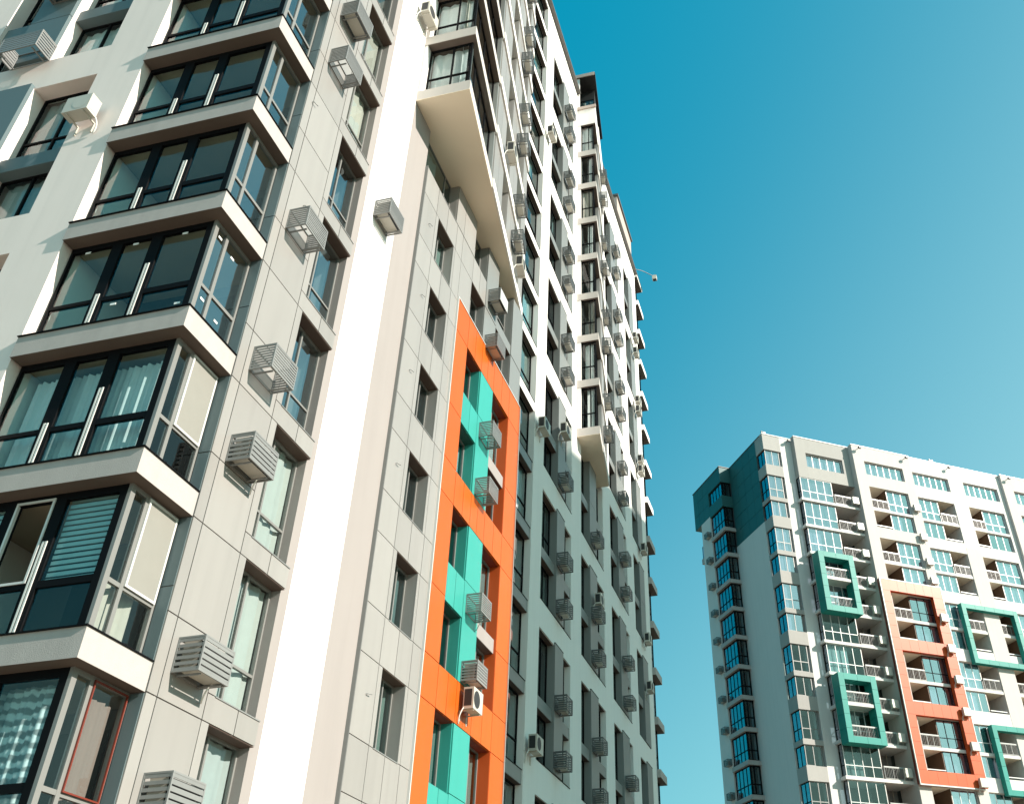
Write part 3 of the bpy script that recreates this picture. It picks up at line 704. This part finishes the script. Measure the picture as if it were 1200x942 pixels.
# floodlight on the far parapet
e = thing('floodlight', 'small floodlight on a thin arm leaning out from the far roof edge', 'floodlight', B1W, base=(55.2, 10.4, TOP + .5))
tube('arm', [(55.2, 10.4, 53.6), (56.1, 9.6, 53.9), (57.0, 8.9, 54.0)], .03, 'cap_metal', e)
part('lamp_head', RF, [(56.85, 57.2, 8.6, 8.95, 53.55, 53.95)], 'unit_white', e)
part('lamp_glass', RF, [(56.9, 57.15, 8.65, 8.9, 53.52, 53.548)], 'unit_dark', e)

# curtains and blinds of the near balconies (things of their own)
def th_curtain(fr, a0, a1, z0, z1, d, m, label, n=40, amp=.035, name='curtain', cat='curtain'):
    e = thing(name, label, cat, B1W, base=fr.p(a0, d, z0)); curtain(e, fr, a0, a1, z0, z1, d, m, n, amp, 'fabric'); return e
z = FLR(1)
th_curtain(LF, 10.5, 13.4, z + .05, z + 2.3, 11.15, 'curtain_white', 'long sheer curtain filling the corner balcony front above the striped blind', 70)
z = FLR(-1)
th_curtain(LF, 10.5, 13.4, z + .05, z + 2.4, 11.12, 'lace', 'white lace curtain in the lowest corner balcony', 70)
th_curtain(RF, 11.25, 11.95, z + .05, z + 2.3, 10.42, 'curtain_pink', 'pinkish curtain behind the red screen frame of the lowest corner balcony', 14)
z = FLR(0)
th_curtain(RF, 11.0, 11.9, z + .05, z + 1.0, 10.5, 'curtain_cream', 'cream roll curtains standing behind the side glass of the second balcony', 12, .05)
e = thing('venetian_blind', 'pale striped venetian blind in the corner balcony over the open dark window', 'blind', B1W, base=(10.98, 10.45, z + .95))
for i in range(15):
    zz = z + 1.0 + i * .1
    part('blind_slat', LF, [(10.47, 11.45, 10.97, 10.985, zz, zz + .066)], 'blind', e)
e = thing('venetian_blind', 'pale striped venetian blind at the left picture edge beside the open dark window', 'blind', B1W, base=(10.98, 12.6, z + .95))
for i in range(15):
    zz = z + 1.0 + i * .1
    part('blind_slat', LF, [(12.57, 13.48, 10.97, 10.985, zz, zz + .066)], 'blind', e)
# open sash of the balcony with the blind
sash = part('open_sash_frame', LF, [(11.655, 11.695, 10.83, 10.88, FLR(0) + .97, FLR(0) + 2.46), (12.345, 12.385, 10.83, 10.88, FLR(0) + .97, FLR(0) + 2.46), (11.695, 12.345, 10.832, 10.878, FLR(0) + .97, FLR(0) + 1.01), (11.695, 12.345, 10.832, 10.878, FLR(0) + 2.42, FLR(0) + 2.46)], 'white_frame', B1)

# ================================================================== FAR TOWER
B2 = thing('apartment_tower', 'distant tower on the right with teal boxes and a coral orange balcony frame', 'apartment building', B2W, base=(60, 75, GZ))
R2 = Fr((0, 0), (1, 0), (0, 1), 'R'); L2 = Fr((0, 0), (0, 1), (1, 0), 'L')
T2 = 54.75
def b2(name, b, m, par=None): return part(name, R2, [b], m, par or B2)
K2 = range(1, 16)
CB = 70.9
# corner stack
for k in K2:
    zt = FLR(k); odd = k % 2
    zz1 = zt + (.8 if odd else 0)
    m = 'b2_grey'
    b2('spandrel_panel', (45.8, 47.85, CB, 72.5, zt - .45, zz1), m)
    if k == 15: b2('spandrel_panel', (45.8, 47.85, CB, 72.5, zt + 2.6, T2), m)
    zc = zt + 2.55 if k < 15 else zt + 2.6
    tr = () if odd else (zt + .95,)
    window(B2, R2, 45.93, 47.62, zz1, zc, CB + .12, 'metal_frame', fw=.08, mull=(46.78,), trans=tr, g='glass_blue' if k > 8 else 'glass_far', back='mix' if k > 8 else None, bd=.2)
    window(B2, L2, 71.03, 72.4, zz1, zc, 45.92, 'dark_frame', fw=.08, mull=(71.7,), trans=tr, g='glass_blue')
b2('wall', (47.85, 49.2, CB, 72, GZ, T2), 'b2_white')
b2('wall', (45.8, 47.85, CB, 72.5, GZ, FLR(1) - .45), 'b2_white')
# side facade in shade: dark cladding above, white plaster below
for (z0, z1, m, nz) in ((GZ, 45.13, 'b2_white', 0), (45.13, T2, 'dark_teal', 1)):
    if not nz: b2('wall', (45.8, 47, 72.5, 79.2, z0, z1), m)
    else:
        b2('wall', (45.84, 47, 72.5, 79.2, z0, z1), 'joint')
        panels(B2, L2, [72.5, 74.0, 75.5, 77.0, 78.4], [z0, z0 + 1.6, z0 + 3.2, z0 + 4.8, z0 + 6.4, z0 + 8.0, T2], 45.8, .04, 'dark_teal', gap=.03)
U3 = 44.5
b2('wall', (U3, 46.5, 81.4, 83.6, GZ, 50.05), 'b2_white')
b2('wall', (U3 + .04, 46.5, 81.4, 85.1, 50.05, T2), 'dark_teal')
panels(B2, L2, [81.4, 82.7, 83.9, 85.1], [50.05, 51.6, 53.2, T2], U3, .04, 'dark_teal', gap=.03)
for k in K2:
    zt = FLR(k)
    if k == 15:
        b2('spandrel_panel', (U3, 46, 78.4, 81.4, zt - .45, zt + .9), 'dark_teal'); z0 = zt + .9
        b2('spandrel_panel', (U3, 46, 78.4, 81.4, zt + 2.6, T2), 'dark_teal')
    else:
        b2('balcony_slab', (U3 - .1, 46, 78.3, 81.4, zt - .4, zt), 'slab_plaster'); z0 = zt
    window(B2, L2, 78.5, 81.38, z0, zt + 2.58, U3 + .15, 'dark_frame', fw=.09, mull=(79.2, 79.9, 80.6), trans=(zt + .95,) if k < 15 else (), g='glass_blue')
    window(B2, R2, U3 + .2, 45.75, z0, zt + 2.58, 78.5, 'dark_frame', fw=.12, mull=(45.1,), trans=(zt + .95,) if k < 15 else (), g='glass_far')
    if k % 2 or True:
        if 8 <= k <= 14 or k < 8:
            ac_cage(B2W, L2, 81.45, U3, zt + .85, 'small dark cage on the distant shaded wall, ' + ORDN[k - 1], 'cages on the shaded side of the distant tower', w=.8) if k < 15 else None
for z in (46.9, 50.05):
    pass
b2('side_balcony', (44.9, 46.4, 83.6, 84.9, 45.9, 46.5), 'slab_plaster'); window(B2, L2, 83.7, 84.8, 46.5, 48.0, 45.0, 'metal_frame', g='glass_blue')
b2('core', (47.0, 86, 73.4, 84, GZ, T2 - .4), 'room_wall')
b2('core', (45.9, 47.0, 78.9, 84, GZ, T2 - .4), 'room_wall')
# second block: glazed balconies
P2 = 70.2
b2('top_wall', (49.2, 50.4, P2, 72, 49.83, T2), 'b2_grey'); b2('top_wall', (54.9, 55.9, P2, 72, 49.83, T2), 'b2_grey')
b2('top_wall', (50.4, 54.9, P2, 72, 49.83, 51.25), 'b2_grey'); b2('top_wall', (50.4, 54.9, P2, 72, 52.95, T2), 'b2_grey')
window(B2, R2, 50.4, 54.9, 51.25, 52.95, P2 + .25, 'white_frame', fw=.1, mull=(51.3, 52.2, 53.1, 54.0), g='glass_blue', back='curtain_white', bd=.25)
def railing(a0, a1, d, z0, par=B2, h=1.05):
    o = part('railing', R2, [(a0, a1, d, d + .05, z0 + h - .08, z0 + h), (a0, a1, d, d + .05, z0 + .05, z0 + .12)] + [(a0 + (a1 - a0) * i / 3 - .02, a0 + (a1 - a0) * i / 3 + .02, d + .005, d + .045, z0 + .12, z0 + h - .08) for i in range(4)], 'metal_frame', par)
    part('handrail', R2, [(a0, a1, d - .01, d + .06, z0 + h, z0 + h + .05)], 'white_frame', o)
    nb = int((a1 - a0) / .16)
    part('baluster', R2, [(a0 + .08 + .16 * i, a0 + .1 + .16 * i, d + .015, d + .035, z0 + .12, z0 + h - .08) for i in range(nb)], 'metal_frame', o)['kind'] = 'stuff'
    return o
for k in range(1, 15):
    zt = FLR(k)
    s = b2('balcony_slab', (49.0, 55.9, 70.05, 72.6, zt - .28, zt), 'b2_white')
    zc = zt + 2.72 if k < 14 else zt + 2.55
    inbox = k in (10, 11, 6, 7)
    window(B2, R2, 49.25, 53.0, zt + .01, zc, P2 + .05, 'white_frame', fw=.065, mull=(50.2, 51.1, 52.05), trans=(zt + .95,), g='glass_blue' if k > 9 else 'glass_far', back='mix', bd=.3)
    window(B2, L2, P2 + .13, 70.88, zt + .01, zc, 49.25, 'dark_frame', fw=.06, trans=(zt + .95,), g='glass_blue')
    b2('partition', (53.0, 53.08, P2 + .1, 72.4, zt, zc), 'brown_wood')
    b2('back_wall', (49.2, 55.9, 72.6, 72.8, zt, zc), 'beige_plaster')
    part('balcony_door', R2, [(53.3, 54.0, 72.55, 72.598, zt, zt + 2.1)], 'interior_dark', B2)
    railing(53.1, 55.85, 70.12, zt)
    ac_unit(B2W, R2, 54.95, 70.1, zt + .95, 'small white unit ending a glazed balcony on the distant tower, ' + ORDN[k - 1], 'white units on the glazed balconies', w=.72, h=.75, dep=.3, fan='unit_white')
    tube('drain_pipe', [R2.p(55.2, 72.3, zt), R2.p(55.2, 72.3, zc)], .06, 'curtain_cream', B2)
# teal boxes
def ring(nm, a0, a1, z0, z1, t, d0, d1, m, step=1.3):
    """frame of four walls built from panels"""
    def cut(lo, hi):
        n = max(1, round((hi - lo) / step)); return [lo + (hi - lo) * i / n for i in range(n + 1)]
    zc = cut(z0, z1); xc = cut(a0 + t, a1 - t)
    for (x0, x1) in ((a0, a0 + t), (a1 - t, a1)):
        for p, q in zip(zc[:-1], zc[1:]): part('panel', R2, [(x0, x1, d0, d1, p + .01, q - .01)], m, B2)
    for (p, q) in ((z0, z0 + t), (z1 - t, z1)):
        for x0, x1 in zip(xc[:-1], xc[1:]): part('panel', R2, [(x0 + .01, x1 - .01, d0 + .003, d1, p + .01, q - .01)], m, B2)
ring('teal_box', 49.1, 53.05, 34.75, 40.85, .58, 68.95, 70.04, 'b2_teal')
ring('teal_box', 49.1, 53.05, 22.75, 28.85, .58, 68.95, 70.04, 'b2_teal')
for k in (10, 6):
    zt = FLR(k)
    for z in (35.3, 38.28) if k == 10 else (23.3, 26.28):
        railing(49.7, 52.45, 69.2, z - (.0), h=1.0)
    b2('balcony_slab', (49.7, 52.45, 69.05, 70.04, FLR(k + 1) - .28, FLR(k + 1)), 'b2_white')
# loggia blocks
def loggia(a0, a1, g0, g1, d, ks, back=72.3, sash=3, zlo=0):
    for k in ks:                                     # k odd: two storeys k, k+1
        zs, zm, ze = FLR(k) + .8, FLR(k + 1), FLR(k + 1) + 2.55
        b2('balcony_slab', (a0 + .002, a1 - .002, d + .03, back, zm - .28, zm), 'b2_white')
        b2('balcony_floor', (a0 + .002, a1 - .002, d + .5, back, zs - 1.1, zs - .8), 'b2_white')
        b2('back_wall', (a0, a1, back, back + .2, zs - .9, ze), 'beige_plaster')
        ml = [g0 + (g1 - g0) * i / sash for i in range(1, sash)]
        for (z0, z1, t) in ((zs, zm - .28, ()), (zm, ze, (zm + .95,))):
            window(B2, R2, g0, g1, z0, z1, d + .22, 'dark_frame' if d == 69.5 and k in (5, 7, 9) else 'white_frame', fw=.065, mull=ml, trans=t, g='glass_blue', back='curtain_white' if random.random() < .4 else 'mix', bd=.22)
            left = g0 - a0 > .3
            x0, x1 = (a0, g0) if left else (g1, a1)
            part('partition', R2, [((g0 - .07 if left else g1), (g0 - .002 if left else g1 + .07), d + .22, back, z0, z1)], 'brown_wood', B2)
            dx = x0 + .35 * (x1 - x0)
            part('balcony_door', R2, [(x0 + .15, x0 + .85, back - .05, back - .002, z0 - .0, z0 + min(2.0, z1 - z0 - .2))], 'interior_dark', B2)
            if z0 == zm: railing(x0 + .05, x1 - .1, d + .08, z0)
            else: part('parapet_rail', R2, [(x0 + .05, x1 - .1, d + .1, d + .16, z0 + .2, z0 + .28)], 'white_frame', B2)
            part('soffit', R2, [(x0 + .01, x1 - .1, d + .05, back - .02, z1 - .02, z1 - .004)], 'soffit_plaster', B2)
def strip_window(a0, a1, d, n): window(B2, R2, a0, a1, 51.3, 52.95, d + .22, 'white_frame', fw=.08, mull=[a0 + (a1 - a0) * i / n for i in range(1, n)], g='glass_blue', back='curtain_white', bd=.25)
def block(a0, a1, openings, d, m, m2=None, kk=(1, 3, 5, 7, 9, 11, 13), front=None):
    """front wall with strip windows above and two-storey openings below"""
    xs = [a0]
    for (p, q, *_r) in openings: xs += [p, q]
    xs.append(a1)
    for i in range(0, len(xs), 2):
        b2('wall', (xs[i], xs[i + 1], d, d + 2.6, GZ, T2), m)
    for (p, q, g0, g1, s0, s1) in openings:
        for k in kk:
            lo, hi = FLR(k) - .45, FLR(k) + .8
            b2('wall_band', (p, q, d, d + .5, lo, hi), m)
        b2('wall_band', (p, q, d, d + .5, GZ, FLR(1) - .45), m)
        b2('wall_band', (p, q, d, d + .5, 49.83, 51.3), m); b2('wall_band', (p, q, d, d + .5, 52.95, T2), m)
        if s0 > p + .02: b2('wall_band', (p, s0, d, d + .5, 51.3, 52.95), m)
        if s1 < q - .02: b2('wall_band', (s1, q, d, d + .5, 51.3, 52.95), m)
        strip_window(s0, s1, d, 6)
        loggia(p, q, g0, g1, d, kk)
block(55.9, 63.3, [(57.2, 62.1, 59.36, 62.08, 57.2, 62.1)], 69.5, 'cream_plaster')
block(63.3, 75.6, [(63.42, 68.2, 63.44, 66.1, 63.45, 68.2), (70.15, 74.95, 72.0, 74.9, 70.2, 74.95)], 69.65, 'b2_white')
block(75.6, 84, [(77.0, 81.9, 77.05, 79.6, 77.0, 81.9)], 69.3, 'cream_plaster')
for (a0, a1, d, zz) in ((45.75, 49.2, 70.85, T2), (49.15, 55.9, 70.15, T2), (55.85, 63.3, 69.45, T2 + .0), (63.3, 75.6, 69.6, T2), (75.55, 84, 69.25, T2)):
    b2('parapet_cap', (a0, a1 - .004, d, d + .6, zz, zz + .09), 'white_frame')
b2('parapet_cap', (45.75, 46.4, 71.46, 79, T2, T2 + .09), 'cap_metal')
b2('parapet_cap', (44.45, 46.0, 78.35, 85.15, T2 + .01, T2 + .1), 'cap_metal')
b2('parapet_wall', (U3, 46, 78.4, 81.4, T2 - .05, T2), 'pink_plaster')
# cream lower pillar between the loggias
b2('pillar_panel', (68.205, 70.145, 69.63, 69.648, GZ, 44.6), 'cream_plaster')
# coral orange balcony frame
D3 = 69.1
zl = [19.9, 21.05, 25.85, 27.05, 31.85, 33.05, 37.85, 39.0]
for (x0, x1) in ((55.87, 56.8), (61.85, 63.0)):
    n = 16
    for i in range(n):
        p = 19.9 + 19.1 * i / n; part('panel', R2, [(x0, x1, D3, 69.5, p + .008, p + 19.1 / n - .008)], 'red_panel', B2)
for p, q in ((19.9, 21.05), (25.85, 27.05), (31.85, 33.05), (37.85, 39.0)):
    for i in range(5): part('panel', R2, [(56.8 + 1.01 * i + .008, 56.8 + 1.01 * (i + 1) - .008, D3 + .003, 69.499, p, q)], 'red_panel', B2)
part('frame_trim', R2, [(55.80, 55.87, D3 - .02, D3 + .1, 19.8, 39.1)], 'white_frame', B2)
part('frame_trim', R2, [(63.0, 63.07, D3 - .02, D3 + .1, 19.8, 39.1)], 'white_frame', B2)
part('frame_trim', R2, [(55.87, 63.0, D3 - .02, D3 + .1, 19.8, 19.9)], 'white_frame', B2)
part('frame_trim', R2, [(55.87, 63.0, D3 - .02, D3 + .1, 39.0, 39.06)], 'white_frame', B2)
part('frame_side', R2, [(55.8, 55.868, D3 + .1, 69.5, 19.9, 39.0)], 'red_trim', B2)
n = 0
for z in (36.0, 32.9, 29.9, 26.9, 23.8, 20.7):
    ac_unit(B2W, R2, 61.95, D3, z, 'pale air conditioner on the right coral post, ' + ORDN[5 - n], 'units on the coral frame', w=.85, h=.75, fan='unit_white'); n += 1
n = 0
for z in (48.4, 45.0, 42.2, 39.3 + .8):
    ac_unit(B2W, R2, 62.2, 69.5, z, 'pale air conditioner on the cream wall above the coral frame, ' + ORDN[3 - n], 'units above the coral frame', w=.8, h=.7, fan='unit_white'); n += 1
# teal picture frames
ring('teal_frame', 65.15, 72.1, 31.6, 37.75, .5, 69.1, 69.64, 'b2_teal')
ring('teal_frame', 65.15, 72.1, 19.55, 25.75, .5, 69.1, 69.64, 'b2_teal')
# small vents on the roof
for (a, d, lab) in ((46.0, 71.2, 'small white roof vent at the near corner of the distant tower'), (66.5, 69.9, 'pair of small pink vents on the middle of the distant roof line')):
    e = thing('roof_vent', lab, 'vent', B2W, base=(a, d, T2 + .09))
    part('pipe', R2, [(a, a + .16, d, d + .16, T2 + .09, T2 + .62)], 'cap_metal', e); part('pipe', R2, [(a + .24, a + .5, d, d + .2, T2 + .09, T2 + .58)], 'white_frame', e)
n = 0
for a, d in ((48.7, CB), (56.6, 69.5), (62.6, 69.5), (68.4, 69.65), (76.4, 69.3)):
    e = thing('roof_spotlight', 'tiny dark spotlight under the distant roof edge, ' + ['at the corner strip', 'left end of the cream block', 'right end of the cream block', 'between the two white strip windows', 'on the rightmost block'][n], 'spotlight', B2W, 'roof spotlights', base=(a, d, T2 - .5)); n += 1
    part('arm', R2, [(a, a + .05, d - .35, d - .002, T2 - .45, T2 - .4)], 'cap_metal', e); part('head', R2, [(a - .12, a + .18, d - .6, d - .35, T2 - .6, T2 - .35)], 'cap_metal', e)

# ================================================================== GROUND and the neighbour that shades the lower facade
g = bpy.data.meshes.new('ground'); g.from_pydata([(-2500, -2500, 0), (2500, -2500, 0), (2500, 2500, 0), (-2500, 2500, 0)], [], [(0, 1, 2, 3)]); g.materials.append(MATS['ground_paving'])
go = bpy.data.objects.new('ground', g); COL.objects.link(go); go['kind'] = 'structure'
NB = thing('apartment_block', 'white apartment block outside the right picture edge shading the near facade', 'apartment building', Matrix.Translation((0, 0, 0)), base=(35, -45, 0))
nd = Vector((30.9, 16.0)).normalized()
NF = Fr((20.2, -48), (nd.x, nd.y), (nd.y, -nd.x), 'N')
part('wall', NF, [(0, 37.5, 0, 14, 0, 54.5 + 1.6)], 'b2_white', NB)
for k in range(18):
    for i in range(9): part('window', NF, [(1 + 4 * i, 3.4 + 4 * i, -.02, -.001, 1.8 + 3 * k, 3.3 + 3 * k)], 'interior_dark', NB)
